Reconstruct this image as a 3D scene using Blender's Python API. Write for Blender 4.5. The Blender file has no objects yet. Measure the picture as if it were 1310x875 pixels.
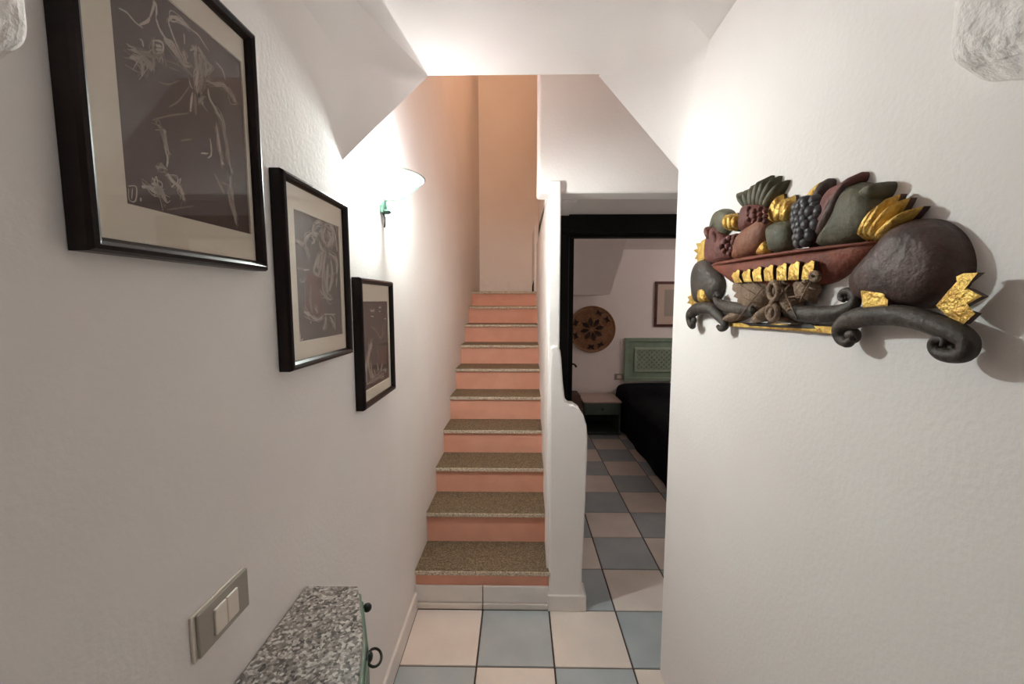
import bpy, bmesh, math, random
from mathutils import Vector, Matrix
random.seed(7)
scene = bpy.context.scene
COL = scene.collection

# ------------------------------------------------------------------ camera
F, CX, CY, EYE = 540.0, 655.0, 437.5, 1.56
PITCH = math.atan(52.5 / F)
YAW = math.atan(8 * math.cos(PITCH) / F)
fw = Vector((-math.sin(YAW) * math.cos(PITCH), math.cos(YAW) * math.cos(PITCH), -math.sin(PITCH)))
rt = Vector((math.cos(YAW), math.sin(YAW), 0)); up = rt.cross(fw)
cam_d = bpy.data.cameras.new('camera'); cam = bpy.data.objects.new('camera', cam_d); COL.objects.link(cam)
cam.matrix_world = Matrix(((rt.x, up.x, -fw.x, 0), (rt.y, up.y, -fw.y, 0), (rt.z, up.z, -fw.z, EYE), (0, 0, 0, 1)))
cam_d.sensor_fit = 'HORIZONTAL'; cam_d.sensor_width = 36.0; cam_d.lens = 36.0 * F / 1310.0
cam_d.clip_start = 0.02
scene.camera = cam

# ------------------------------------------------------------------ world, exposure
world = bpy.data.worlds.new('world'); scene.world = world; world.use_nodes = True
world.node_tree.nodes['Background'].inputs[0].default_value = (0.9, 0.85, 0.8, 1)
world.node_tree.nodes['Background'].inputs[1].default_value = 0.0
vs = scene.view_settings
vs.view_transform = 'Standard'; vs.look = 'None'; vs.gamma = 1; vs.use_curve_mapping = False
vs.exposure = 0.36
scene.cycles.max_bounces = 16; scene.cycles.diffuse_bounces = 10; scene.cycles.transparent_max_bounces = 12
P_SCONCE, P_UP, P_BED = 76.0, 16.0, 13.0

def lamp(name, loc, power, color, radius):
    d = bpy.data.lights.new(name, 'POINT'); d.energy = power; d.color = color; d.shadow_soft_size = radius
    o = bpy.data.objects.new(name, d); o.location = loc; COL.objects.link(o); return o

# warm lamp upstairs (orange light down the stair shaft) and the lamp that is on in the bedroom
lamp('upstairs_lamp_offscreen', (-.1, 3.0, 4.68), P_UP, (1, .57, .30), .10)
lamp('bedroom_lamp_offscreen', (3.132, 4.2, 1.848), P_BED, (1, .86, .78), .03)

def pix(x, y, axis, val):
    """photo pixel -> point on the plane axis=val"""
    r = fw * F + rt * (x - CX) - up * (y - CY)
    c = Vector((0, 0, EYE)); i = 'xyz'.index(axis)
    return c + r * ((val - c[i]) / r[i])

# ------------------------------------------------------------------ materials
def srgb(r, g, b):
    f = lambda v: (v / 255 / 12.92) if v / 255 <= .04045 else ((v / 255 + .055) / 1.055) ** 2.4
    return (f(r), f(g), f(b), 1)

def mat(name, col, rough=.6, var=None, scale=8, bump=0, bscale=60, metal=0, spec=.5, coat=0, detail=4):
    m = bpy.data.materials.new(name); m.use_nodes = True
    nt = m.node_tree; b = nt.nodes['Principled BSDF']
    b.inputs['Base Color'].default_value = col; b.inputs['Roughness'].default_value = rough
    b.inputs['Metallic'].default_value = metal; b.inputs['Specular IOR Level'].default_value = spec
    b.inputs['Coat Weight'].default_value = coat
    tc = nt.nodes.new('ShaderNodeTexCoord')
    if var:
        n = nt.nodes.new('ShaderNodeTexNoise'); n.inputs['Scale'].default_value = scale; n.inputs['Detail'].default_value = detail
        r = nt.nodes.new('ShaderNodeValToRGB'); r.color_ramp.elements[0].color = col; r.color_ramp.elements[1].color = var
        r.color_ramp.elements[0].position = .35; r.color_ramp.elements[1].position = .65
        nt.links.new(tc.outputs['Object'], n.inputs['Vector']); nt.links.new(n.outputs['Fac'], r.inputs[0])
        nt.links.new(r.outputs[0], b.inputs['Base Color'])
    if bump:
        n = nt.nodes.new('ShaderNodeTexNoise'); n.inputs['Scale'].default_value = bscale; n.inputs['Detail'].default_value = 5
        bp = nt.nodes.new('ShaderNodeBump'); bp.inputs['Strength'].default_value = bump; bp.inputs['Distance'].default_value = .01
        nt.links.new(tc.outputs['Object'], n.inputs['Vector']); nt.links.new(n.outputs['Fac'], bp.inputs['Height'])
        nt.links.new(bp.outputs[0], b.inputs['Normal'])
    return m

def speckle(name, cols, scale, rough=.35):
    """granite: coloured grains from voronoi cells plus fine noise"""
    m = bpy.data.materials.new(name); m.use_nodes = True
    nt = m.node_tree; b = nt.nodes['Principled BSDF']; b.inputs['Roughness'].default_value = rough
    tc = nt.nodes.new('ShaderNodeTexCoord'); v = nt.nodes.new('ShaderNodeTexVoronoi'); v.inputs['Scale'].default_value = scale
    n = nt.nodes.new('ShaderNodeTexNoise'); n.inputs['Scale'].default_value = scale * .6; n.inputs['Detail'].default_value = 3
    sp = nt.nodes.new('ShaderNodeSeparateColor')
    mx = nt.nodes.new('ShaderNodeMath'); mx.operation = 'MULTIPLY_ADD'; mx.inputs[1].default_value = .55
    m2 = nt.nodes.new('ShaderNodeMath'); m2.operation = 'MULTIPLY'; m2.inputs[1].default_value = .5
    r = nt.nodes.new('ShaderNodeValToRGB'); e = r.color_ramp.elements
    e[0].position = .2; e[0].color = cols[0]; e[1].position = .8; e[1].color = cols[-1]
    for i, c in enumerate(cols[1:-1]):
        q = e.new(.2 + .6 * (i + 1) / (len(cols) - 1)); q.color = c
    nt.links.new(tc.outputs['Object'], v.inputs['Vector']); nt.links.new(tc.outputs['Object'], n.inputs['Vector'])
    nt.links.new(v.outputs['Color'], sp.inputs[0]); nt.links.new(n.outputs['Fac'], m2.inputs[0])
    nt.links.new(sp.outputs[0], mx.inputs[0]); nt.links.new(m2.outputs[0], mx.inputs[2])
    nt.links.new(mx.outputs[0], r.inputs[0]); nt.links.new(r.outputs[0], b.inputs['Base Color'])
    return m

def glass_mat(name, tint=(1, 1, 1, 1), k=.10):
    m = bpy.data.materials.new(name); m.use_nodes = True; nt = m.node_tree
    for n in list(nt.nodes): nt.nodes.remove(n)
    o = nt.nodes.new('ShaderNodeOutputMaterial'); t = nt.nodes.new('ShaderNodeBsdfTransparent'); t.inputs[0].default_value = tint
    g = nt.nodes.new('ShaderNodeBsdfGlossy'); g.inputs['Roughness'].default_value = .03
    f = nt.nodes.new('ShaderNodeFresnel'); f.inputs[0].default_value = 1.35
    ml = nt.nodes.new('ShaderNodeMath'); ml.operation = 'MULTIPLY'; ml.inputs[1].default_value = k
    x = nt.nodes.new('ShaderNodeMixShader')
    nt.links.new(f.outputs[0], ml.inputs[0]); nt.links.new(ml.outputs[0], x.inputs[0])
    nt.links.new(t.outputs[0], x.inputs[1]); nt.links.new(g.outputs[0], x.inputs[2]); nt.links.new(x.outputs[0], o.inputs[0])
    return m

def shade_mat(name, clear, tint):
    m = bpy.data.materials.new(name); m.use_nodes = True; nt = m.node_tree
    for n in list(nt.nodes): nt.nodes.remove(n)
    o = nt.nodes.new('ShaderNodeOutputMaterial'); tl = nt.nodes.new('ShaderNodeBsdfTranslucent'); tl.inputs[0].default_value = tint
    tp = nt.nodes.new('ShaderNodeBsdfTransparent'); tp.inputs[0].default_value = (.94, 1, .97, 1)
    gl = nt.nodes.new('ShaderNodeBsdfGlossy'); gl.inputs['Roughness'].default_value = .15
    a = nt.nodes.new('ShaderNodeMixShader'); a.inputs[0].default_value = clear
    b = nt.nodes.new('ShaderNodeMixShader'); b.inputs[0].default_value = .06
    nt.links.new(tl.outputs[0], a.inputs[1]); nt.links.new(tp.outputs[0], a.inputs[2])
    nt.links.new(a.outputs[0], b.inputs[1]); nt.links.new(gl.outputs[0], b.inputs[2]); nt.links.new(b.outputs[0], o.inputs[0])
    return m

def opal_mat():
    m = bpy.data.materials.new('opal_glass'); m.use_nodes = True; nt = m.node_tree
    for n in list(nt.nodes): nt.nodes.remove(n)
    o = nt.nodes.new('ShaderNodeOutputMaterial'); d = nt.nodes.new('ShaderNodeBsdfDiffuse'); t = nt.nodes.new('ShaderNodeBsdfTranslucent')
    d.inputs[0].default_value = t.inputs[0].default_value = (.82, .84, .82, 1)
    x = nt.nodes.new('ShaderNodeMixShader'); x.inputs[0].default_value = .25
    nt.links.new(d.outputs[0], x.inputs[1]); nt.links.new(t.outputs[0], x.inputs[2]); nt.links.new(x.outputs[0], o.inputs[0])
    return m

def emit_mat(name, col, s):
    m = bpy.data.materials.new(name); m.use_nodes = True; b = m.node_tree.nodes['Principled BSDF']
    b.inputs['Base Color'].default_value = col; b.inputs['Emission Color'].default_value = col; b.inputs['Emission Strength'].default_value = s
    return m

M = {}
M['plaster'] = mat('white_plaster', srgb(238, 234, 232), .9, srgb(235, 229, 227), 2.2, .10, 90, spec=.2)
M['rough'] = mat('rough_plaster', srgb(238, 234, 232), .95, srgb(235, 229, 227), 6, .9, 45, spec=.2)
M['grout'] = mat('dark_grout', srgb(78, 66, 62), .9)
M['cream'] = mat('cream_tile', srgb(240, 229, 221), .3, srgb(231, 220, 212), 5, spec=.5)
M['blue'] = mat('pale_blue_tile', srgb(186, 193, 197), .3, srgb(172, 182, 188), 5, spec=.5)
M['skirt'] = mat('white_skirting', srgb(236, 230, 226), .4, srgb(228, 222, 219), 7)
M['riser'] = mat('terracotta_paint', srgb(232, 170, 146), .7, srgb(222, 160, 136), 6, .1, 30)
M['tread'] = speckle('beige_granite', [srgb(58, 49, 36), srgb(92, 80, 60), srgb(114, 100, 78), srgb(150, 136, 112)], 240, .6)
M['nosing'] = speckle('rough_granite_edge', [srgb(130, 112, 92), srgb(196, 180, 158), srgb(226, 214, 196)], 220, .8)
M['granite'] = speckle('grey_granite', [srgb(38, 34, 32), srgb(104, 97, 92), srgb(140, 132, 126), srgb(190, 184, 177)], 170, .3)
M['sage'] = mat('sage_green_paint', srgb(104, 122, 106), .5, srgb(94, 112, 98), 9)
M['mahog'] = mat('dark_mahogany', srgb(28, 11, 10), .34, srgb(19, 8, 8), 14, spec=.25)
M['matb'] = mat('cream_mat_board', srgb(206, 196, 180), .9)
M['paper'] = mat('dark_brown_print', srgb(84, 66, 60), .8, srgb(74, 56, 50), 9)
M['chalk'] = mat('pale_print_lines', srgb(178, 164, 154), .9)
M['chalk2'] = mat('dim_print_lines', srgb(122, 106, 98), .9)
M['red'] = mat('red_print_area', srgb(92, 48, 41), .9)
M['glass'] = glass_mat('picture_glass')
M['shade'] = shade_mat('frosted_glass', .70, (.0025, .0065, .0046, 1))
M['opal'] = opal_mat()
M['gmetal'] = mat('green_metal', srgb(52, 78, 66), .35, metal=.5)
M['dkgreen'] = mat('dark_green_metal', srgb(40, 46, 40), .35, metal=.6)
M['plate'] = mat('champagne_plate', srgb(168, 160, 150), .35, metal=.2)
M['button'] = mat('ivory_plastic', srgb(222, 212, 200), .35)
M['doorw'] = mat('black_brown_wood', srgb(13, 9, 8), .6, srgb(9, 6, 5), 10, spec=.2)
M['brass'] = mat('dark_red_bronze', srgb(58, 26, 24), .4, metal=.3)
M['gold'] = mat('gold_leaf', srgb(226, 190, 104), .42, srgb(176, 134, 62), 40, .5, 120, metal=.6)
M['terra'] = mat('terracotta_wood', srgb(128, 66, 46), .7, srgb(108, 54, 40), 18, .3, 90)
M['brown'] = mat('dark_brown_wood', srgb(84, 60, 54), .55, srgb(60, 42, 38), 22, .4, 60)
M['maroon'] = mat('maroon_wood', srgb(112, 62, 54), .65, srgb(88, 48, 44), 22, .4, 90)
M['olive'] = mat('olive_green_wood', srgb(92, 87, 68), .65, srgb(72, 70, 55), 22, .3, 80)
M['pear'] = mat('tan_brown_wood', srgb(134, 84, 58), .65, srgb(112, 68, 50), 18, .3, 80)
M['charc'] = mat('charcoal_wood', srgb(72, 62, 55), .6, srgb(50, 42, 37), 20, .4, 60)
M['slate'] = mat('slate_grape_wood', srgb(66, 60, 62), .5, srgb(50, 46, 50), 30)
M['taupe'] = mat('taupe_wood', srgb(142, 118, 96), .75, srgb(112, 90, 74), 40, .6, 110)
M['black'] = mat('black_wood', srgb(22, 17, 15), .6)
M['straw'] = mat('woven_straw', srgb(150, 112, 82), .85, srgb(128, 92, 66), 30, .5, 90)
M['pattern'] = mat('dark_brown_fibre', srgb(46, 30, 26), .85)
M['hb'] = mat('green_headboard', srgb(138, 160, 142), .55, srgb(126, 148, 130), 8)
M['hb2'] = mat('pale_green_lattice', srgb(168, 184, 168), .55, srgb(154, 172, 154), 10)
M['nsbody'] = mat('green_grey_cabinet', srgb(86, 100, 92), .5, srgb(78, 92, 86), 9)
M['nstop'] = mat('pale_wood_top', srgb(176, 156, 144), .4, srgb(166, 146, 134), 9)
M['navy'] = mat('black_navy_cloth', srgb(22, 21, 28), .95, srgb(15, 14, 20), 9, .4, 25, spec=.1)
M['dbrown'] = mat('brown_wood_stool', srgb(76, 52, 44), .6, srgb(62, 42, 36), 10)
M['frame2'] = mat('red_brown_frame', srgb(84, 38, 32), .4, srgb(70, 30, 26), 12)
M['pale'] = mat('pale_print_paper', srgb(206, 190, 178), .9)
M['lampw'] = emit_mat('opal_lamp_glass', (1, .96, .9, 1), 3.0)

# ------------------------------------------------------------------ mesh helpers
def mesh_obj(name, verts, faces, m, parent=None, smooth=False, bevel=0, seg=2, sub=0):
    me = bpy.data.meshes.new(name); me.from_pydata([tuple(v) for v in verts], [], faces); me.validate()
    bm = bmesh.new(); bm.from_mesh(me); bmesh.ops.recalc_face_normals(bm, faces=bm.faces); bm.to_mesh(me); bm.free()
    o = bpy.data.objects.new(name, me); COL.objects.link(o); me.materials.append(m)
    if smooth:
        for p in me.polygons: p.use_smooth = True
    if bevel:
        b = o.modifiers.new('bevel', 'BEVEL'); b.width = bevel; b.segments = seg; b.limit_method = 'ANGLE'; b.angle_limit = .6
    if sub:
        s = o.modifiers.new('sub', 'SUBSURF'); s.levels = sub; s.render_levels = sub
    if parent:
        o.parent = parent; o.matrix_parent_inverse = Matrix.Translation(-Vector(parent.location)) if parent.type == 'EMPTY' else Matrix()
    return o

def boxv(x0, x1, y0, y1, z0, z1):
    return ([(x0, y0, z0), (x1, y0, z0), (x1, y1, z0), (x0, y1, z0), (x0, y0, z1), (x1, y0, z1), (x1, y1, z1), (x0, y1, z1)],
            [(0, 3, 2, 1), (4, 5, 6, 7), (0, 1, 5, 4), (1, 2, 6, 5), (2, 3, 7, 6), (3, 0, 4, 7)])

def box(name, b, m, parent=None, bevel=0, seg=2):
    v, f = boxv(*b); return mesh_obj(name, v, f, m, parent, bevel=bevel, seg=seg)

def join(parts):
    V, Fc = [], []
    for v, f in parts:
        n = len(V); V += list(v); Fc += [tuple(i + n for i in q) for q in f]
    return V, Fc

def prism(poly, axis, a, b):
    """extrude a polygon of 2D points along axis from a to b"""
    put = {'x': lambda p, t: (t, p[0], p[1]), 'y': lambda p, t: (p[0], t, p[1]), 'z': lambda p, t: (p[0], p[1], t)}[axis]
    n = len(poly); v = [put(p, a) for p in poly] + [put(p, b) for p in poly]
    f = [tuple(range(n)), tuple(range(2 * n - 1, n - 1, -1))] + [(i, (i + 1) % n, n + (i + 1) % n, n + i) for i in range(n)]
    return v, f

def tube(path, rad, n=8, squash=None, cap=True):
    """round tube along 3D path; rad per point"""
    path = [Vector(p) for p in path]; V, Fc = [], []
    if not hasattr(rad, '__len__'): rad = [rad] * len(path)
    prev = None
    for i, p in enumerate(path):
        t = (path[min(i + 1, len(path) - 1)] - path[max(i - 1, 0)]).normalized()
        if prev is None:
            a = t.orthogonal().normalized()
        else:
            a = (prev - t * prev.dot(t)).normalized()
        prev = a; b = t.cross(a)
        for k in range(n):
            w = 2 * math.pi * k / n; V.append(p + (a * math.cos(w) + b * math.sin(w)) * rad[i])
    for i in range(len(path) - 1):
        for k in range(n):
            Fc.append((i * n + k, i * n + (k + 1) % n, (i + 1) * n + (k + 1) % n, (i + 1) * n + k))
    if cap: Fc += [tuple(range(n - 1, -1, -1)), tuple(range((len(path) - 1) * n, len(path) * n))]
    return V, Fc

def spline(pts, n=6, closed=False):
    out = []; L = len(pts); rng = range(L if closed else L - 1)
    for i in rng:
        g = (lambda k: pts[k % L]) if closed else (lambda k: pts[max(0, min(L - 1, k))])
        p0, p1, p2, p3 = g(i - 1), g(i), g(i + 1), g(i + 2)
        for k in range(n):
            t = k / n
            out.append(tuple(.5 * (2 * b + (c - a) * t + (2 * a - 5 * b + 4 * c - d) * t * t + (3 * b - a - 3 * c + d) * t ** 3)
                             for a, b, c, d in zip(p0, p1, p2, p3)))
    if not closed: out.append(tuple(pts[-1]))
    return out

def sphere_v(c, r, sx=1, sy=1, sz=1, n=10, m=6):
    V = [(c[0], c[1], c[2] + r * sz)]
    for i in range(1, m):
        a = math.pi * i / m
        for k in range(n):
            b = 2 * math.pi * k / n
            V.append((c[0] + r * sx * math.sin(a) * math.cos(b), c[1] + r * sy * math.sin(a) * math.sin(b), c[2] + r * sz * math.cos(a)))
    V.append((c[0], c[1], c[2] - r * sz)); Fc = [(0, 1 + k, 1 + (k + 1) % n) for k in range(n)]
    for i in range(m - 2):
        for k in range(n):
            Fc.append((1 + i * n + k, 1 + (i + 1) * n + k, 1 + (i + 1) * n + (k + 1) % n, 1 + i * n + (k + 1) % n))
    e = len(V) - 1; s = 1 + (m - 2) * n
    Fc += [(e, s + (k + 1) % n, s + k) for k in range(n)]
    return V, Fc

def tag(o, label=None, cat=None, group=None, kind=None):
    if label: o['label'] = label
    if cat: o['category'] = cat
    if group: o['group'] = group
    if kind: o['kind'] = kind
    return o

def thing(name, loc, label=None, cat=None, group=None, kind=None):
    o = bpy.data.objects.new(name, None); COL.objects.link(o); o.location = loc; o.empty_display_size = .05
    return tag(o, label, cat, group, kind)

def struct(o, label=None):
    o['kind'] = 'structure'
    if label: o['label'] = label
    return o

# ================================================================== STRUCTURE
XL, XR, YE, ZC = -.52, .60, 1.665, 2.40      # left wall, right wall, end of hall ceiling, hall ceiling height
YB = 2.0                                       # foot of the stairs
ZU = 4.8                                       # upstairs ceiling

# floor slab + single tiles
floor = struct(box('floor', (-.7, 3.3, -2.1, 5.45, -.1, -.004), M['grout']), 'floor of pale blue and cream square tiles in a chequer')
S = .335; J = .0035
def tile_mesh(m):
    h = S / 2 - J; v, f = boxv(-h, h, -h, h, -.004, .0); h2 = h - .0015
    for i in range(4, 8): v[i] = (math.copysign(h2, v[i][0]), math.copysign(h2, v[i][1]), 0)
    me = bpy.data.meshes.new('tile'); me.from_pydata(v, [], f); me.materials.append(m); return me
tm = [tile_mesh(M['blue']), tile_mesh(M['cream'])]
for i in range(-3, 6):
    for j in range(-8, 10):
        x = .158 + S * (i + .5); y = YB + S * (j + .5)
        if x - S / 2 > .62 and y < YE - .2: continue
        if x + S / 2 < XL or (x < .158 and y > YB): continue
        o = bpy.data.objects.new('tile', tm[(i + j) % 2]); COL.objects.link(o)
        o.parent = floor; o.location = (x, y, 0)

# left wall: straight in the hall, drifting in a little along the stairs
pl = [(-.75, -2.1), (XL, -2.1), (XL, 1.3), (XL, 2.0), (-.49, 3.2), (-.463, 4.3), (-.45, 5.1), (-.75, 5.1)]
wl = struct(mesh_obj('wall_left', *prism(pl, 'z', -.05, ZU), M['plaster']), 'white plastered wall with the framed pictures and the sconce')
wr = struct(box('wall_right', (XR, 1.35, -2.1, 1.66, -.05, ZU), M['plaster'], bevel=.018, seg=4), 'white plastered wall behind the carved fruit relief')
struct(box('wall_back', (-.75, 1.35, -2.2, -2.1, -.05, 2.7), M['plaster']))
struct(box('ceiling', (-.75, 1.0, -2.15, YE, ZC, ZC + .16), M['plaster']), 'flat ceiling of the passage')
struct(box('wall_upper', (-.75, 1.35, YE - .12, YE, ZC + .16, ZU), M['plaster']))

# corner panels where walls, ceiling and opening meet
def poly(name, pts, faces, m): return struct(mesh_obj(name, pts, faces, m))
P1 = pix(548, 97, 'z', ZC); P2 = pix(455, 0, 'z', ZC); P3 = pix(438, 205, 'x', XL)
e = .01
def corner_panel(name, apex, walltop, freetop, ceil, xw, bend, back, ny=8, nx=10):
    """plastered corner: leaves the wall tangentially, ends in the free edge apex-freetop, meets the ceiling along ceil-freetop"""
    V, Fc = [], []
    for j in range(ny + 1):
        u_ = j / ny; l = apex.lerp(walltop, u_); r = apex.lerp(freetop, u_)
        c = Vector((xw, l.y + (r.y - l.y) * bend, (l.z + r.z) / 2))
        for i in range(nx + 1):
            t = i / nx; V.append(l * (1 - t) ** 2 + c * 2 * t * (1 - t) + r * t * t)
    for j in range(ny):
        for i in range(nx): Fc.append((j * (nx + 1) + i, j * (nx + 1) + i + 1, (j + 1) * (nx + 1) + i + 1, (j + 1) * (nx + 1) + i))
    top = ny * (nx + 1); n0 = len(V)
    V += [ceil.lerp(freetop, i / nx) for i in range(nx + 1)]
    for i in range(nx): Fc.append((top + i, top + i + 1, n0 + i + 1, n0 + i))
    ns_ = len(Fc); n1 = len(V); V += [apex, freetop, back]; Fc.append((n1, n1 + 1, n1 + 2))
    o = mesh_obj(name, V, Fc, M['plaster'])
    for p in o.data.polygons: p.use_smooth = True
    return struct(o)
B1 = pix(424, 54, 'x', XL)
corner_panel('trim_1', P3, B1, P1, P2, XL, .55, Vector((XL - e, P1.y, ZC + e)))
N1 = Vector((P2.x, -2.05, ZC)); N2 = Vector((XL, -2.05, B1.z))
struct(mesh_obj('trim_6', [P2, N1, N2, B1], [(0, 1, 2, 3)], M['plaster']))
Q1 = pix(766, 97, 'z', ZC); Q2 = pix(862, 0, 'z', ZC)
B2 = Vector((XR, 1.42, 2.375)); R1 = Vector((XR, 1.645, 2.047)); N3 = Vector((XR, 1.0, ZC))
corner_panel('trim_2', R1, B2, Q1, Q2, XR, .6, Vector((XR + e, Q1.y, ZC + e)))
struct(mesh_obj('trim_7', [Q2, N3, B2], [(0, 1, 2)], M['plaster']))

# rough plaster arch springers beside the viewer
def springer(name, xw, xi, y1, z1, zw, yi):
    s = 1 if xw > 0 else -1
    v = []
    # plan sections from wall end to back, inner bottom edge at z1 and wall bottom edge at zw (sloping)
    secs = [(y1, yi, 0), (y1 - .10, yi - .10, -.055), (y1 - .3, yi - .3, -.12), (y1 - .75, yi - .75, -.2)]
    for (ya, yb, dz) in secs:
        v += [(xw + s * .02, ya, zw + dz), (xw + s * .02, ya, 2.45), (xi, yb, 2.45), (xi, yb, z1 + dz * .3)]
    f = [(0, 1, 2, 3), (15, 14, 13, 12)]
    for k in range(3):
        for a in range(4):
            b = (a + 1) % 4; f.append((4 * k + a, 4 * k + b, 4 * k + 4 + b, 4 * k + 4 + a))
    o = struct(mesh_obj(name, v, f, M['rough'], bevel=.03, seg=5)); return o
springer('trim_3', XR, .54, .60, 1.855, 1.845, .585)
springer('trim_4', XL, -.47, .445, 1.80, 1.79, .44)

# stair shaft, bulkhead, partition, door wall, bedroom shell
box_s = lambda n, b, m, bv=0: struct(box(n, b, m, bevel=bv, seg=3))
struct(mesh_obj('wall_stair_end', *join([boxv(-.75, .24, 5.0, 5.12, 1.3, 2.3), boxv(-.75, 1.4, 5.0, 5.12, 2.3, ZU)]), M['plaster']))
box_s('ceiling_stairs', (-.75, 1.4, YE - .1, 5.12, ZU, ZU + .1), M['plaster'])
part_pl = [(.145, YB + .03), (.200, YB + .03), (.205, 2.62), (.24, 4.3), (.182, 4.3), (.155, 2.4)]
struct(mesh_obj('wall_partition', *prism(part_pl, 'z', 0, 2.12), M['plaster'], bevel=.008, seg=3), 'thin white partition between the stairs and the bedroom')
bulk = struct(box('wall_bulkhead', (.092, 1.4, 2.05, 2.19, 2.066, ZU), M['plaster'], bevel=.012, seg=3), 'plastered bulkhead above the passage to the bedroom')
box_s('wall_stair_right', (.2, .3, 2.19, 4.3, 2.066, ZU), M['plaster'])
box_s('wall_passage', (1.22, 1.4, 1.6, 2.6, -.05, 2.6), M['plaster'])
box_s('ceiling_passage', (.2, 1.4, 2.15, 2.72, 2.22, 2.32), M['plaster'])
box_s('ceiling_landing', (.24, 1.4, 4.3, 5.0, ZU - .5, ZU - .4), M['plaster'])
box_s('wall_landing_right', (1.3, 1.4, 2.6, 5.1, 2.3, ZU), M['plaster'])
DX0, DX1, DY0, DY1, DZ = .306, 1.10, 2.60, 2.70, 1.962
dv = join([boxv(.16, DX0 - .03, DY0, DY1, 0, 2.3), boxv(DX1 + .03, 3.3, DY0, DY1, 0, 2.3), boxv(DX0 - .03, DX1 + .03, DY0, DY1, DZ + .03, 2.3)])
struct(mesh_obj('wall_door', *dv, M['plaster']), 'white wall around the bedroom doorway')
box_s('wall_bedroom_back', (.1, 3.3, 5.30, 5.42, -.05, 2.4), M['plaster'])
box_s('wall_bedroom_left', (.16, .215, 4.3, 5.32, 0, 2.3), M['plaster'])
box_s('wall_bedroom_right', (3.2, 3.3, 2.6, 5.4, -.05, 2.4), M['plaster'])
box_s('ceiling_bedroom', (.2, 3.3, 2.66, 5.4, 2.19, 2.29), M['plaster'])
sof = [(.2, 1.624), (.944, 1.624), (1.113, 2.2), (.2, 2.2)]
struct(mesh_obj('ceiling_soffit', *prism(sof, 'y', 4.4, 5.31), M['plaster']), 'sloping underside of the upper stairs inside the bedroom')

# parapet at the foot of the stairs: profile across its end, carried back to the door wall
pp = [(.157, 0), (.335, 0), (.335, .085), (.322, .10), (.322, .2), (.330, .45), (.338, .80), (.338, .90)]
pp += [(.333, .955), (.318, 1.005), (.295, 1.042), (.268, 1.060), (.248, 1.062), (.234, 1.072), (.224, 1.10), (.215, 1.17), (.206, 1.29), (.201, 1.325), (.19, 1.345), (.172, 1.347), (.155, 1.338), (.153, 1.2)]
struct(mesh_obj('wall_parapet', *prism(pp, 'y', YB, 2.09), M['plaster'], bevel=.012, seg=4), 'white plastered parapet with curved rounded top at the foot of the stairs')
struct(box('baseboard_parapet', (.150, .345, YB - .01, 2.10, 0, .085), M['skirt'], bevel=.006), 'pale skirting around the foot of the parapet')
struct(box('baseboard_left', (XL - .01, XL + .012, -2.1, YB + .0, 0, .095), M['skirt'], bevel=.005), 'white skirting along the wall under the pictures')

# ------------------------------------------------------------------ staircase
st = thing('staircase', (-.18, YB, 0), 'straight flight of granite steps with terracotta risers between white walls', 'staircase', kind='structure')
NZ = [.205, .38, .54, .70, .87, 1.035, 1.195, 1.352, 1.51, 1.655]; TR = .25
zp = 0
for k, z in enumerate(NZ):
    y = YB + TR * k
    xl = -.54 + .025 * k / 9 if k < 3 else -.52; xr = .165 + .02 * k / 9
    depth = TR + .03 if k < 9 else .80
    r0 = .122 if k == 0 else zp
    box('riser', (xl, xr, y + .018, y + depth, r0 - .01, z - .024), M['riser'], st)
    xrr = xr if k < 9 else .235
    t = box('tread', (xl, xrr, y + .004, y + depth + .01, z - .024, z), M['tread'], st, bevel=.003)
    # pale worn front edge of the slab
    box('nosing', (xl, xr, y, y + .006, z - .023, z - .002), M['nosing'], t if False else st, bevel=.002)
    zp = z
for a, b in ((-.54, -.180), (-.176, .157)):
    box('skirting_tile', (a, b, YB + .006, YB + .05, .034, .120), M['skirt'], st, bevel=.002)
    box('skirting_tile', (a, b, YB + .0, YB + .05, 0, .030), M['cream'], st, bevel=.002)
box('stair_core', (-.54, .16, YB + .03, YB + .3, 0, .13), M['grout'], st)
for a, b in ((-.47, -.115), (-.108, .235)):
    box('skirting_tile', (a, b, 4.985, 5.01, 1.655, 1.80), M['skirt'], st, bevel=.002)
struct(mesh_obj('trim_5', *tube(spline([(.165, 4.42, 1.655), (.168, 4.42, 1.72), (.185, 4.42, 1.78), (.21, 4.42, 1.82), (.24, 4.43, 1.84)]), .022), M['doorw'], smooth=True), 'dark end of a handrail at the top of the stairs')

# ------------------------------------------------------------------ door
d1 = thing('door_1', (.7, DY0, 0), 'black-brown wooden door frame with opened leaf', kind='structure')
box('jamb', (.205, DX0, DY0 - .02, DY1 + .01, 0, DZ), M['doorw'], d1, bevel=.004)
box('jamb', (DX1, DX1 + .1, DY0 - .02, DY1 + .01, 0, DZ), M['doorw'], d1, bevel=.004)
box('lintel', (.205, DX1 + .1, DY0 - .02, DY1 + .01, DZ, 2.074), M['doorw'], d1, bevel=.004)
box('stop', (DX0 - .002, DX0 + .012, DY0 + .04, DY1 + .005, 0, DZ), M['doorw'], d1)
box('stop', (DX0, DX1, DY0 + .04, DY1 + .005, DZ - .014, DZ + .002), M['doorw'], d1)
lf = [(.315, 2.72), (.352, 2.718), (.415, 3.45), (.378, 3.455)]
leaf = mesh_obj('leaf', *prism(lf, 'z', .01, DZ - .01), M['doorw'], d1, bevel=.003)
hv = join([tube([(.40, 3.37, 1.055), (.445, 3.365, 1.055)], .008), tube(spline([(.445, 3.368, 1.055), (.450, 3.33, 1.055), (.452, 3.27, 1.05)], 4), .008)])
mesh_obj('handle', *hv, M['brass'], d1, smooth=True)

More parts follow.
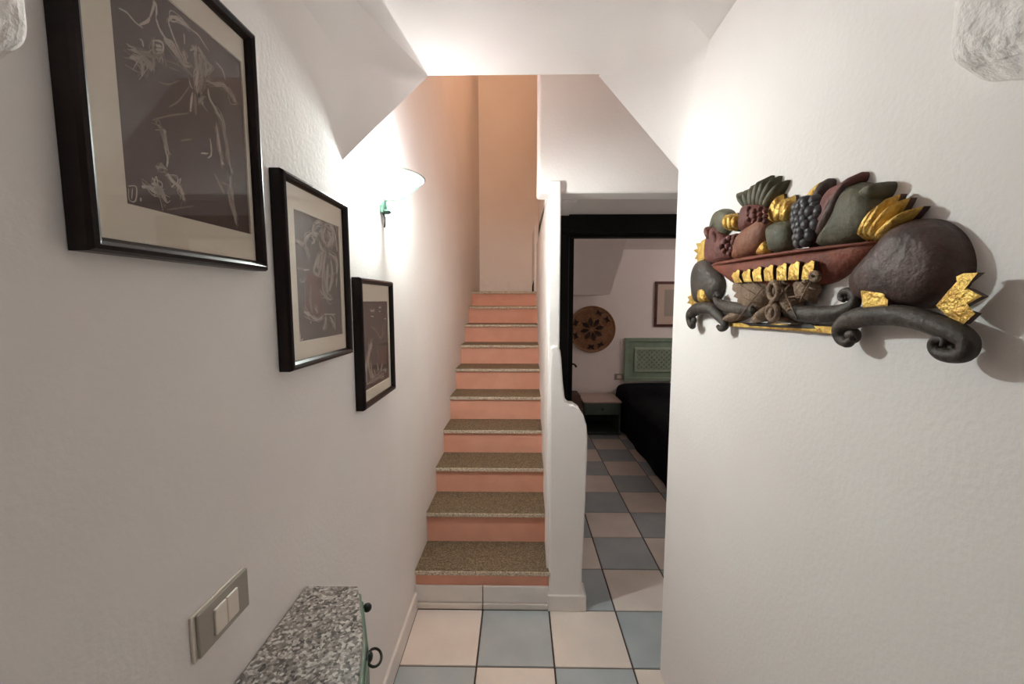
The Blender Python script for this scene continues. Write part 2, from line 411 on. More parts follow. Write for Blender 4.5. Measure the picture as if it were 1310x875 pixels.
# ================================================================== FRAMED PICTURES
def ribbon(pts, w, x, n=5, taper=True):
    """flat stroke in the plane x=const; pts are (y,z); w half width"""
    pts = spline(pts, n); V, Fc = [], []
    for i, p in enumerate(pts):
        a = pts[max(i - 1, 0)]; b = pts[min(i + 1, len(pts) - 1)]
        dy, dz = b[0] - a[0], b[1] - a[1]; l = math.hypot(dy, dz) or 1
        k = (math.sin(math.pi * (i + .6) / (len(pts) + .2)) ** .5 if taper else 1) * w * random.uniform(.75, 1.2)
        V += [(x, p[0] - dz / l * k, p[1] + dy / l * k), (x, p[0] + dz / l * k, p[1] - dy / l * k)]
    Fc = [(2 * i, 2 * i + 1, 2 * i + 3, 2 * i + 2) for i in range(len(pts) - 1)]
    return V, Fc

def framed(label, y0, y1, z0, z1, win, strokes, dim, patches=()):
    """picture hung on the left wall; win = printed rectangle (y0,y1,z0,z1)"""
    g = thing('framed_picture', (XL, (y0 + y1) / 2, z0), label, 'picture', 'dark framed prints stepping down the white wall')
    xf = XL + .032; bw = .018
    # moulding: mitred profile swept round the rectangle
    prof = [(0, XL + .001), (0, xf - .008), (.003, xf - .002), (.008, xf), (.013, xf - .003), (bw, xf - .010), (bw, XL + .012), (.010, XL + .001)]
    V, Fc = [], []
    for (cy, cz, sy, sz) in ((y0, z0, 1, 1), (y1, z0, -1, 1), (y1, z1, -1, -1), (y0, z1, 1, -1)):
        V += [(px, cy + sy * o, cz + sz * o) for o, px in prof]
    n = len(prof)
    for c in range(4):
        for k in range(n):
            Fc.append((c * n + k, c * n + (k + 1) % n, ((c + 1) % 4) * n + (k + 1) % n, ((c + 1) % 4) * n + k))
    mesh_obj('frame', V, Fc, M['mahog'], g)
    b = bw - .003
    box('backing_board', (XL + .002, XL + .011, y0 + b, y1 - b, z0 + b, z1 - b), M['black'], g)
    # mat board with window
    xm = XL + .0165; o4 = [(y0 + b, z0 + b), (y1 - b, z0 + b), (y1 - b, z1 - b), (y0 + b, z1 - b)]
    i4 = [(win[0], win[2]), (win[1], win[2]), (win[1], win[3]), (win[0], win[3])]
    V = [(xm, *p) for p in o4] + [(xm, *p) for p in i4] + [(xm - .003, *p) for p in i4]
    Fc = [(k, (k + 1) % 4, 4 + (k + 1) % 4, 4 + k) for k in range(4)] + [(4 + k, 4 + (k + 1) % 4, 8 + (k + 1) % 4, 8 + k) for k in range(4)]
    mesh_obj('mat_board', V, Fc, M['matb'], g)
    pr = box('print', (XL + .011, XL + .0135, win[0] - .004, win[1] + .004, win[2] - .004, win[3] + .004), M['paper'], g)
    xs = XL + .0142
    def sub(name, parts, m):
        if parts:
            v, f = join(parts); o = mesh_obj(name, v, f, m, pr); o['kind'] = 'stuff'
    clampy = lambda p: (min(max(p[0], win[0] + .002), win[1] - .002), min(max(p[1], win[2] + .002), win[3] - .002))
    sub('print_tint', [([(xs - .0003, *clampy(q)) for q in pt], [tuple(range(len(pt)))]) for pt in patches], M['red'])
    for p, w in list(strokes):              # scratchy doubled lines along the broader strokes
        if w > .0021:
            for _ in range(4):
                j_ = lambda q: (q[0] + random.gauss(0, w * 1.5), q[1] + random.gauss(0, w * 1.9))
                dim = dim + [([j_(q) for q in p], w * .5)]; strokes = strokes + [([j_(q) for q in p], w * .28)]
    sub('drawn_shading', [ribbon([clampy(q) for q in p], w, xs) for p, w in dim], M['chalk2'])
    sub('drawn_lines', [ribbon([clampy(q) for q in p], w, xs + .0003) for p, w in strokes], M['chalk'])
    box('glass', (XL + .0195, XL + .021, y0 + b, y1 - b, z0 + b, z1 - b), M['glass'], g)
    return g

XP = XL + .0142
def P(ox, oy, sc, pts):
    r = []
    for x, y in pts:
        q = pix(ox + x / sc, oy + y / sc, 'x', XP); r.append((q.y, q.z))
    return r
A = lambda *p: P(140, 0, 5.833, p)       # upper half of the large print
Bq = lambda *p: P(140, 140, 5.144, p)    # lower half
k = .0011
s1 = [(A((65, 60), (130, 95), (185, 160), (250, 210)), 1.3), (A((225, 185), (280, 160), (300, 130)), 2), (A((300, 130), (325, 60), (335, 15), (350, 70), (345, 130)), 2.2),
      (A((345, 130), (370, 210), (420, 290), (480, 350)), 2.2), (A((455, 130), (440, 165), (460, 230), (490, 310), (530, 400), (570, 460)), 2),
      (A((440, 150), (470, 125), (540, 165), (600, 215)), 2.4), (A((600, 215), (660, 260), (700, 320), (740, 380)), 1.6), (A((410, 300), (470, 370), (520, 430), (545, 480), (600, 500)), 3),
      (A((400, 290), (460, 310), (500, 370), (530, 440)), 2.2), (A((330, 300), (325, 360), (340, 420), (375, 400), (400, 470)), 2.6), (A((330, 300), (380, 310), (400, 340), (395, 400)), 2),
      (A((345, 340), (385, 345)), 2.2), (A((345, 370), (390, 372)), 2), (A((160, 370), (230, 395), (320, 430), (325, 520)), 2.4), (A((150, 430), (220, 440), (245, 500), (240, 570)), 3), (A((230, 410), (300, 480), (320, 520)), 4),
      (A((225, 290), (245, 310), (250, 350)), 1.5), (A((650, 350), (640, 430), (655, 530), (640, 640)), 3), (A((660, 350), (700, 420), (720, 500), (715, 580)), 3), (A((670, 400), (680, 520), (690, 600), (660, 690), (680, 750)), 3.4),
      (A((610, 340), (630, 360), (600, 375)), 2), (A((710, 450), (760, 500), (720, 540)), 2.4), (A((790, 460), (840, 520), (865, 600)), 2), (A((720, 600), (780, 625), (850, 630), (900, 700), (940, 765)), 2.6),
      (A((890, 690), (920, 720), (935, 760)), 3.5), (A((590, 580), (605, 640), (620, 660)), 1.2), (A((620, 690), (608, 770), (603, 835)), 2.2), (A((735, 660), (745, 730), (790, 810), (830, 870)), 2.2), (A((690, 690), (660, 720), (700, 730)), 2.6),
      (A((555, 250), (560, 330)), 1.4), (A((545, 380), (570, 450), (540, 465)), 2.4), (A((700, 480), (740, 470), (765, 520)), 1.6),
      (Bq((320, 100), (350, 150), (365, 220), (370, 290)), 3.2), (Bq((370, 270), (382, 330), (375, 380)), 1.8), (Bq((310, 385), (340, 372), (375, 392)), 2.4), (Bq((385, 420), (410, 470), (460, 510), (480, 550), (490, 600)), 2.8), (Bq((210, 508), (260, 515), (300, 545), (340, 560)), 3),
      (Bq((275, 490), (310, 500), (345, 550), (372, 610)), 3.2), (Bq((660, 190), (668, 240), (668, 300), (645, 320)), 1.6), (Bq((600, 288), (650, 290)), 1.4), (Bq((690, 5), (740, 80), (765, 200), (785, 330), (805, 425)), 3), (Bq((700, 100), (720, 220), (735, 330), (745, 360)), 2.4),
      (Bq((725, 10), (755, 90), (770, 210)), 2), (Bq((795, 440), (795, 520), (810, 620), (835, 760)), 2.6), (Bq((785, 560), (800, 620), (820, 690)), 3), (Bq((120, 505), (175, 510), (170, 600), (130, 595), (125, 520)), 1.0), (Bq((150, 520), (145, 590)), 1), (Bq((205, 580), (205, 605)), 1.6)]
d1s = [(A((370, 610), (440, 630), (520, 600)), .9), (A((440, 800), (520, 750), (600, 640)), .8), (A((420, 450), (500, 480), (560, 520), (600, 560)), .9), (A((440, 500), (520, 530)), .7), (Bq((280, 70), (400, 40), (520, 25)), .9), (Bq((470, 205), (540, 195)), 1), (Bq((380, 660), (450, 650), (560, 635)), .9),
       (Bq((690, 420), (730, 500), (760, 560)), 2), (Bq((740, 480), (790, 500)), 1.2), (A((110, 480), (180, 520), (220, 540)), .9), (A((640, 700), (645, 860)), 2)]
p0 = pix(161, 262, 'x', XP); p1 = pix(318, 298, 'x', XP); p2 = pix(309, 82, 'x', XP)
framed('dark framed print of a horse and rider, uppermost of three', .487, .832, 1.618, 2.053,
       (p0.y, (p1.y + p2.y) / 2, (p0.z + p1.z) / 2, p2.z + .002), [(p, w * k * .85) for p, w in s1], [(p, w * k * 1.3) for p, w in d1s])

D = lambda *p: P(370, 265, 5.0, p)
s2 = [(D((45, 218), (90, 235), (110, 190), (150, 165), (190, 170)), 2.2), (D((160, 110), (150, 150), (180, 190)), 2.6), (D((165, 105), (200, 95), (215, 130), (190, 160)), 3), (D((215, 120), (250, 105), (285, 150), (300, 220), (305, 285)), 3.4), (D((230, 130), (215, 190), (235, 240)), 3.4),
      (D((245, 150), (265, 200), (240, 250)), 4), (D((270, 130), (280, 200), (265, 250)), 3), (D((110, 200), (105, 260), (125, 330)), 2.4), (D((145, 190), (160, 220), (140, 235)), 2), (D((120, 270), (130, 320)), 3), (D((210, 290), (180, 330), (160, 410), (190, 430), (205, 350), (215, 290)), 3),
      (D((190, 320), (180, 390)), 4), (D((235, 280), (215, 400), (215, 520), (250, 585), (270, 590)), 3.2), (D((250, 290), (300, 340), (305, 420)), 3), (D((245, 370), (240, 470), (245, 560)), 4), (D((265, 340), (275, 430), (255, 540)), 3), (D((200, 540), (240, 585)), 3), (D((95, 668), (140, 695)), 3),
      (D((140, 700), (180, 720), (215, 700)), 2.4), (D((235, 700), (230, 750), (215, 780)), 3), (D((260, 700), (285, 745), (295, 780)), 3.6), (D((220, 685), (295, 685)), 1.6), (D((70, 460), (100, 462)), 3), (D((90, 402), (130, 400)), 1.8), (D((165, 640), (180, 670)), 2), (D((305, 460), (300, 500)), 2),
      (D((70, 800), (72, 850), (90, 840)), 1.4), (D((190, 210), (200, 260), (225, 285)), 2.6), (D((135, 730), (138, 745)), 1.8)]
d2s = [(D((140, 500), (135, 600), (150, 680)), 3), (D((175, 620), (185, 680)), 3), (D((50, 390), (110, 400)), 1.4), (D((225, 420), (260, 440), (290, 420)), 3), (D((220, 160), (290, 250)), 3), (D((100, 440), (105, 660)), 1.2)]
r2 = [D((115, 410), (175, 425), (205, 440), (215, 700), (130, 690), (105, 650))]
q0 = pix(382.5, 437.5, 'x', XP); q1 = pix(437.5, 427, 'x', XP); q2 = pix(436, 291, 'x', XP); q3 = pix(378, 269, 'x', XP)
framed('middle dark framed print of a dancing figure with a red patch, hung between two others', .900, 1.240, 1.406, 1.836,
       (q0.y, q1.y, (q0.z + q1.z) / 2, (q2.z + q3.z) / 2), [(p, w * k * 1.05) for p, w in s2], [(p, w * k * 1.5) for p, w in d2s], r2)

E_ = lambda *p: P(450, 350, 4.867, p)
s3 = [(E_((120, 430), (110, 480), (105, 560), (120, 650)), 3), (E_((105, 490), (90, 580), (95, 690)), 3), (E_((125, 435), (118, 470)), 4), (E_((120, 560), (130, 640), (160, 640)), 2.6), (E_((140, 640), (180, 625), (215, 605)), 2.2), (E_((190, 560), (180, 610), (205, 610)), 2.4), (E_((160, 560), (165, 600)), 1.8),
      (E_((115, 230), (140, 232)), 1.4), (E_((118, 265), (138, 268)), 1.2), (E_((168, 212), (182, 212)), 1.4), (E_((168, 235), (180, 236)), 1.2), (E_((200, 280), (215, 282)), 1), (E_((95, 690), (140, 660), (200, 640)), 2), (E_((140, 600), (150, 640)), 2)]
d3s = [(E_((150, 350), (180, 400), (200, 360)), 2), (E_((160, 460), (170, 540)), 2), (E_((195, 300), (190, 400)), 1.6), (E_((120, 330), (150, 350)), 1.5)]
t0 = pix(467, 499, 'x', XP); t1 = pix(497.5, 484.5, 'x', XP); t2 = pix(495, 385.5, 'x', XP)
framed('lowest dark framed print with a small standing figure, next to the sconce side', 1.318, 1.660, 1.208, 1.634,
       (t0.y, t1.y, (t0.z + t1.z) / 2, t2.z), [(p, w * k * 1.5) for p, w in s3], [(p, w * k * 1.6) for p, w in d3s])

# ================================================================== WALL SCONCE
def sconce(loc, rotz, label, power, color):
    g = thing('wall_sconce', loc, label, 'lamp')
    V, Fc = [], []
    prof = [(.020, 0), (.044, .016), (.076, .040), (.108, .068), (.136, .094), (.158, .115), (.165, .123)]
    n = 20
    for r, z in prof:
        for k in range(n + 1):
            a = -math.pi / 2 + math.pi * k / n; V.append((r * math.cos(a) * 1.0, r * math.sin(a), z))
    for i in range(len(prof) - 1):
        for k in range(n): Fc.append((i * (n + 1) + k, i * (n + 1) + k + 1, (i + 1) * (n + 1) + k + 1, (i + 1) * (n + 1) + k))
    Fc.append(tuple(range(n + 1)))
    def p(name, v, f, m, sm=True):
        o = mesh_obj(name, v, f, m, None, smooth=sm); o.parent = g; return o
    sh = p('shade', V, Fc, M['shade'])
    s = sh.modifiers.new('thick', 'SOLIDIFY'); s.thickness = .004
    V, Fc = [], []                              # added opal top that holds sconce light off the ceiling, open along the wall
    for k in range(n + 1):
        a = -math.acos(.055 / .158) + 2 * math.acos(.055 / .158) * k / n
        V += [(.055, .158 * math.sin(a), .119), (.158 * math.cos(a), .158 * math.sin(a), .119)]
    p('added_cover', V, [(2 * k, 2 * k + 1, 2 * k + 3, 2 * k + 2) for k in range(n)], M['opal'], False)
    v, f = boxv(0, .012, -.03, .03, -.01, .06); p('wall_plate', v, f, M['gmetal'], False)
    v, f = join([sphere_v((.016, 0, -.004), .016, 1.2, 1.4, .6), tube([(.004, 0, -.004), (.018, 0, -.006)], .007)]); p('finial', v, f, M['gmetal'])
    v, f = tube(spline([(.004, 0, -.01), (.010, .004, -.03), (.004, .01, -.06)], 4), .003); p('cord', v, f, M['dkgreen'])
    v, f = join([tube([(.01, 0, .045), (.05, 0, .05)], .012)]); p('lamp_holder', v, f, M['button'])
    v, f = sphere_v((.062, 0, .066), .019); p('bulb', v, f, M['lampw'])
    g.rotation_euler = (0, 0, rotz)
    l = lamp('sconce_light', (0, 0, 0), power, color, .022); l.parent = g; l.location = (.068, 0, .098)
    return g
scl = pix(489, 270, 'x', XL)
sconce((XL, scl.y + .0, scl.z), 0, 'pale green frosted glass half bowl sconce lit on the white wall', P_SCONCE, (1, .968, .985))

# ================================================================== LIGHT SWITCH, LEFT WALL
sw = thing('light_switch', (XL, .68, .984), 'champagne rectangular switch plate with two ivory rockers above the granite cabinet', 'switch')
box('back_plate', (XL, XL + .005, .612, .742, .982, 1.062), M['button'], sw, bevel=.002)
box('plate', (XL + .005, XL + .010, .619, .744, .985, 1.060), M['plate'], sw, bevel=.003, seg=3)
box('rocker', (XL + .009, XL + .0135, .652, .681, .998, 1.045), M['button'], sw, bevel=.002)
box('rocker', (XL + .009, XL + .0135, .682, .711, .998, 1.045), M['button'], sw, bevel=.002)

# ================================================================== GRANITE-TOPPED CABINET
cb = thing('hall_cabinet', (XL, .58, 0), 'sage green bow fronted cabinet with grey speckled granite top under the switch', 'cabinet')
zt = .865
c0 = pix(398, 747, 'z', zt); c1 = pix(463, 747, 'z', zt); c2 = pix(470, 808, 'z', zt); c3 = pix(464, 872, 'z', zt)
ym = .56
half = [(XL + .004, c1.y), (c1.x, c1.y), (c2.x, c2.y), (c3.x, c3.y), (c3.x + .012, ym + .02)]
plan = half + [(x, 2 * ym - y) for x, y in reversed(half)]
def inset(pl, d):
    cx_, cy_ = XL, ym
    return [(XL + .002 if abs(x - XL) < .01 else x - d, cy_ + (y - cy_) * (1 - d / .4)) for x, y in pl]
mesh_obj('granite_top', *prism(inset(plan, .007), 'z', zt - .022, zt), M['granite'], cb, bevel=.003)
body = inset(plan, .002)
mesh_obj('body', *prism(body, 'z', .10, zt - .022), M['sage'], cb, bevel=.003)
mesh_obj('plinth', *prism(inset(plan, .03), 'z', 0, .11), M['sage'], cb, bevel=.003)
# front drawer and doors follow the bow
def facet(a, b, z0, z1, name, m, off=.004):
    a, b = Vector((*a, 0)), Vector((*b, 0)); t = (b - a).normalized(); nrm = Vector((t.y, -t.x, 0))
    if nrm.x < 0: nrm = -nrm
    a2 = a + t * .006; b2 = b - t * .006
    v = [a2, b2, b2 + nrm * off, a2 + nrm * off]
    return mesh_obj(name, *prism([(q.x, q.y) for q in v], 'z', z0, z1), m, cb, bevel=.002), nrm
kn = []
for i in range(2, 7):
    a, b = body[i - 1 + 0], body[i]
    dr, n1 = facet(a, b, zt - .17, zt - .04, 'drawer', M['sage']); dd, _ = facet(a, b, .13, zt - .18, 'door', M['sage']); kn.append((dr, dd, a, b, n1))
fx = lambda y: c1.x + (c2.x - c1.x) * (c1.y - y) / (c1.y - c2.y) if y > c2.y else c2.x + (c3.x - c2.x) * (c2.y - y) / (c2.y - c3.y)
ky = c1.y - .022; kx = fx(ky) + .004; kz = zt - .045
mesh_obj('knob', *join([tube([(kx - .008, ky, kz), (kx + .003, ky, kz)], .005), sphere_v((kx + .006, ky, kz), .0105, 1, 1, 1, 12, 8)]), M['dkgreen'], cb, smooth=True)
ry = c2.y - .012; rx = fx(ry) + .004; rz = zt - .048
ring = [(rx - .003 + .026 * (.5 + .5 * math.cos(t)), ry + .021 * math.sin(t), rz - .008 * math.cos(t)) for t in [2 * math.pi * q / 24 for q in range(25)]]
mesh_obj('ring_pull', *tube(ring, .0028, 8, cap=False), M['dkgreen'], cb, smooth=True)
mesh_obj('ring_rosette', *sphere_v((rx, ry, rz), .011, .6, 1, 1), M['dkgreen'], cb, smooth=True)

# ================================================================== CARVED RELIEF
XF = XR - .03
cr = thing('carved_relief', (XR, 1.0, 1.48), 'carved wooden wall relief of a fruit bowl with pots, gold leaves and scrolls', 'carving')
def K(p, x=XF):
    q = pix(860 + p[0] / 3.0465, 200 + p[1] / 3.0465, 'x', x); return (q.y, q.z)
def dome(name, pts, m, t=.02, base=0.0, smoothed=True, x=None, parent=cr, power=.5, n=4, hard=False, rings=6):
    """relief piece: outline (crop pixels), side walls up from x = XR-base and a domed front of height t"""
    side = t * (.3 if not hard else .85)
    pts = [K(p, XR - base - side) for p in pts]
    if smoothed: pts = spline(pts, n, True)
    cy = sum(p[0] for p in pts) / len(pts); cz = sum(p[1] for p in pts) / len(pts); N = len(pts)
    V, Fc = [], []
    x0 = XR - base + .001
    V += [(x0, *p) for p in pts]
    prof = [(1.0, side)]
    for i in range(1, rings + 1):
        s = 1 - i / (rings + 1.0) if not hard else 1 - i / (rings + 1.0)
        prof.append((s, side + (t - side) * (1 - s ** 2.6) ** power))
    for s, h in prof:
        V += [(x0 - h, cy + (p[0] - cy) * s, cz + (p[1] - cz) * s) for p in pts]
    V.append((x0 - t, cy, cz)); c = len(V) - 1
    for r in range(len(prof)):
        for k_ in range(N): Fc.append((r * N + k_, r * N + (k_ + 1) % N, (r + 1) * N + (k_ + 1) % N, (r + 1) * N + k_))
    r = len(prof)
    for k_ in range(N): Fc.append((r * N + k_, r * N + (k_ + 1) % N, c))
    o = mesh_obj(name, V, Fc, m, parent, smooth=not hard)
    if m is M['gold']:
        o.data.materials.append(M['brown'])
        for q in o.data.polygons:
            if q.index < N: q.material_index = 1
    for q in o.data.polygons:
        if q.index < N: q.use_smooth = False
    return o
def blade(name, a, b, w, m, t=.02, base=0, parent=cr, tip=.0, bend=0):
    """pointed leaf from a to b (crop pixels), half width w"""
    ax, ay = a; bx, by = b; dx, dy = bx - ax, by - ay; l = math.hypot(dx, dy); nx, ny = -dy / l, dx / l
    prof = [(0, .55), (.25, .9), (.5, 1), (.75, .72), (.9, .38), (1, .02)]
    f = lambda s, k_: (ax + dx * s + nx * (w * k_ + bend * math.sin(s * 3.14)), ay + dy * s + ny * (w * k_ + bend * math.sin(s * 3.14)))
    pts = [f(s, k_) for s, k_ in prof] + [f(s, -k_) for s, k_ in reversed(prof)]
    return dome(name, pts, m, t, base, smoothed=False, parent=parent, rings=3)
def scroll(name, pts, rad, m, x, flat=1.0, parent=cr):
    path = spline([(*K(p[:2], x), p[2] if len(p) > 2 else 0) for p in pts], 6)
    rr = spline([(r,) for r in rad], 6)
    path3 = [(x - q[2], q[0], q[1]) for q in path]
    return mesh_obj(name, *tube(path3, [max(r[0], .001) for r in rr], 12), m, parent, smooth=True)

# background layer
dome('bowl', [(152, 424), (300, 398), (550, 362), (690, 345), (818, 330), (762, 396), (690, 446), (600, 497), (450, 512), (300, 512), (240, 495), (195, 462)], M['terra'], .034, hard=False)
dome('bowl_rim', [(158, 418), (300, 392), (550, 356), (760, 332), (828, 328), (800, 342), (700, 354), (550, 374), (300, 410), (165, 430)], M['terra'], .042)
# fruit
dome('flower', [(132, 405), (133, 340), (150, 285), (175, 262), (205, 300), (228, 340), (250, 300), (262, 330), (248, 385), (200, 412), (160, 418)], M['maroon'], .032)
dome('bud', [(150, 290), (160, 240), (178, 212), (205, 204), (232, 215), (240, 250), (222, 290), (198, 305), (170, 280)], M['olive'], .028)
for a, b in (((228, 290), (232, 222)), ((246, 292), (252, 220)), ((262, 285), (270, 224))):
    blade('gold_pod', a, b, 9, M['gold'], .036)
for i, (x, y) in enumerate([(205, 330), (222, 318), (238, 335), (215, 350), (232, 360), (202, 368), (222, 378), (190, 352), (242, 318)]):
    q = K((x, y), XR - .034); mesh_obj('berry', *sphere_v((XR - .033, *q), .0085), M['maroon'], cr, smooth=True)
blade('petal', (165, 330), (150, 270), 9, M['maroon'], .037); blade('petal', (195, 345), (182, 285), 8, M['maroon'], .038)
dome('pineapple', [(272, 285), (276, 225), (290, 190), (340, 180), (378, 195), (376, 235), (330, 268), (296, 290)], M['maroon'], .036)
for i in range(4):
    for j in range(3):
        q = K((292 + i * 22, 205 + j * 20 + (i % 2) * 8), XR - .036)
        mesh_obj('pineapple_eye', *sphere_v((XR - .033, *q), .0068, 1, 1, 1, 8, 5), M['maroon'], cr, smooth=True)
for (tx, ty, bx, w) in ((268, 138, 305, 11), (300, 126, 312, 12), (330, 105, 322, 12), (355, 88, 334, 12), (384, 74, 346, 12), (414, 76, 356, 12), (446, 92, 366, 12)):
    o = blade('crown_leaf', (bx, 205), (tx, ty), w, M['olive'], .030, bend=0)
dome('pear', [(244, 402), (250, 340), (292, 286), (340, 256), (372, 232), (392, 246), (384, 305), (352, 362), (310, 388)], M['pear'], .042)
dome('gold_seed', [(342, 385), (362, 350), (382, 325), (390, 350), (380, 378)], M['gold'], .03)
for a, b, w in (((395, 262), (432, 146), 18), ((415, 262), (452, 160), 16), ((440, 262), (478, 150), 18)):
    blade('gold_blade', a, b, w, M['gold'], .027)
dome('cup', [(384, 275), (430, 250), (474, 256), (482, 300), (470, 352), (402, 375), (386, 335)], M['olive'], .037)
dome('gold_leaf', [(536, 345), (556, 290), (570, 235), (586, 240), (580, 290), (556, 342)], M['gold'], .027)
dome('gold_leaf', [(536, 170), (560, 130), (604, 92), (598, 125), (580, 172), (555, 178)], M['gold'], .027)
gp = [(y_, x0_, n_) for y_, x0_, n_ in ((178, 500, 3), (200, 480, 4), (224, 472, 5), (248, 476, 4), (270, 480, 4), (292, 482, 3), (314, 484, 3), (335, 486, 2))]
for (y_, x0_, n_) in gp:
    for c_ in range(n_):
        q = K((x0_ + c_ * 23 + random.uniform(-3, 3), y_ + random.uniform(-3, 3) - c_ * 3), XR - .038)
        mesh_obj('grape', *sphere_v((XR - .032 - (.006 if 0 < c_ < n_ - 1 else 0), *q), .0122, 1, 1, 1, 12, 8), M['slate'], cr, smooth=True)
dome('grape_backing', [(470, 190), (560, 170), (575, 220), (550, 320), (500, 345), (474, 330)], M['slate'], .016)
dome('brown_leaf', [(532, 350), (562, 290), (582, 190), (592, 105), (604, 86), (620, 96), (612, 150), (598, 230), (578, 300), (545, 352)], M['brown'], .034)
dome('maroon_leaf', [(548, 354), (590, 300), (596, 200), (630, 125), (690, 90), (738, 60), (738, 92), (700, 135), (664, 205), (640, 270), (596, 335)], M['maroon'], .038)
blade('leaf_fold', (585, 330), (728, 75), 16, M['brown'], .043, bend=14)
dome('gourd', [(575, 350), (618, 282), (655, 215), (676, 155), (704, 112), (742, 101), (788, 118), (816, 165), (824, 215), (802, 262), (764, 308), (700, 340), (630, 350)], M['olive'], .042)
dome('gourd_neck', [(762, 150), (782, 124), (815, 106), (842, 98), (848, 120), (828, 158), (796, 168)], M['olive'], .04)
for a, b in (((765, 325), (888, 146)), ((785, 328), (926, 160)), ((808, 330), (978, 194)), ((750, 326), (850, 175))):
    blade('gold_blade', a, b, 17, M['gold'], .034, .006)
# pots
dome('pot', [(935 - 10 + (x_ - 935) * .935, y_) for x_, y_ in [(704, 485), (722, 450), (770, 398), (830, 336), (895, 272), (960, 244), (1040, 250), (1108, 290), (1150, 350), (1166, 430), (1142, 502), (1085, 560), (990, 592), (850, 588), (742, 562), (708, 525)]], M['brown'], .052)
dome('pot', [(84, 525), (84, 455), (104, 408), (136, 398), (160, 428), (192, 482), (186, 535), (152, 575), (102, 578)], M['charc'], .040)
# gold corner leaves
dome('gold_leaf', [(133, 318), (112, 330), (118, 340), (92, 338), (102, 358), (80, 366), (98, 380), (86, 400), (100, 402), (94, 420), (118, 408), (134, 385)], M['gold'], .010, .012, smoothed=False, hard=True)
dome('gold_leaf', [(58, 548), (76, 540), (72, 522), (92, 535), (104, 560), (100, 582), (74, 592), (72, 576), (56, 572), (66, 560)], M['gold'], .010, .016, smoothed=False, hard=True)
dome('gold_leaf', [(124, 520), (136, 508), (154, 514), (158, 560), (150, 575), (126, 572)], M['gold'], .045)
dome('gold_leaf', [(728, 512), (745, 520), (760, 502), (800, 492), (832, 480), (830, 528), (824, 545), (838, 560), (836, 586), (740, 592), (736, 552)], M['gold'], .010, .036, hard=True, smoothed=False)
dome('gold_leaf', [(x_ - 18, y_) for x_, y_ in [(1042, 582), (1090, 525), (1130, 482), (1122, 468), (1150, 456), (1208, 453), (1165, 488), (1138, 508), (1170, 518), (1222, 545), (1150, 585), (1138, 594), (1196, 612), (1150, 654), (1090, 625)]], M['gold'], .010, .024, hard=True, smoothed=False)
# base bar and scrolls
dome('base_bar', [(222, 648), (420, 652), (645, 664), (652, 678), (645, 694), (420, 676), (222, 664)], M['gold'], .016, smoothed=False, hard=True)
dome('dark_chevron', [(265, 648), (330, 648), (430, 660), (540, 655), (560, 672), (420, 668), (300, 660)], M['black'], .019, smoothed=False, hard=True)
u = .62 / 540 / 3.0465 * 1.0
def rad(px, at):   # crop-pixel radius at crop position -> metres on the wall
    a = K((at[0], at[1] - px)); b = K((at[0], at[1] + px)); return abs(a[1] - b[1]) / 2
sp = [(712, 712, .004), (690, 726, .002), (662, 708, 0), (660, 672, 0), (696, 640, 0), (770, 622, .004), (870, 618, .006), (970, 632, .006), (1060, 664, .004), (1130, 692, .004), (1164, 722, .004), (1158, 764, .004), (1108, 778, .004), (1054, 766, .004), (1038, 735, .006), (1058, 712, .008), (1088, 718, .010), (1084, 742, .012)]
rr = [12, 20, 27, 33, 38, 41, 43, 43, 43, 41, 37, 34, 30, 26, 22, 17, 13, 8]
scroll('base_scroll', sp, [rad(r, p[:2]) for r, p in zip(rr, sp)], M['charc'], XR - .028)
sp = [(92, 648, .008), (84, 662, .004), (72, 648, 0), (72, 618, 0), (92, 598, 0), (122, 590, 0), (156, 596, 0), (182, 622, 0), (202, 648, 0), (208, 664, .002), (196, 672, .004), (186, 662, .006)]
rr = [9, 12, 15, 19, 23, 25, 24, 20, 16, 14, 12, 8]
scroll('base_scroll', sp, [rad(r, p[:2]) for r, p in zip(rr, sp)], M['charc'], XR - .026)
sp = [(440, 600, 0), (500, 612, 0), (580, 616, 0), (650, 608, 0), (696, 588, 0), (716, 556, 0), (702, 528, .002), (676, 530, .004), (670, 552, .006), (688, 562, .008)]
rr = [26, 32, 34, 31, 25, 20, 17, 15, 12, 8]
scroll('middle_scroll', sp, [rad(r, p[:2]) for r, p in zip(rr, sp)], M['charc'], XR - .022)
sp = [(330, 600, 0), (280, 596, 0), (220, 588, 0), (182, 572, 0), (170, 550, 0), (180, 536, .004), (190, 548, .006)]
rr = [26, 27, 24, 17, 12, 10, 7]
scroll('middle_scroll', sp, [rad(r, p[:2]) for r, p in zip(rr, sp)], M['charc'], XR - .022)
def volute(c, px, x, t=.6):
    q = K(c, x); r = rad(px, c); mesh_obj('volute', *sphere_v((x, *q), r, t, 1.0, 1.0, 14, 8), M['charc'], cr, smooth=True)
volute((1098, 738), 36, XR - .026, .45); volute((702, 698), 34, XR - .024, .7); volute((84, 640), 17, XR - .022); volute((196, 658), 11, XR - .022); volute((690, 550), 17, XR - .02)
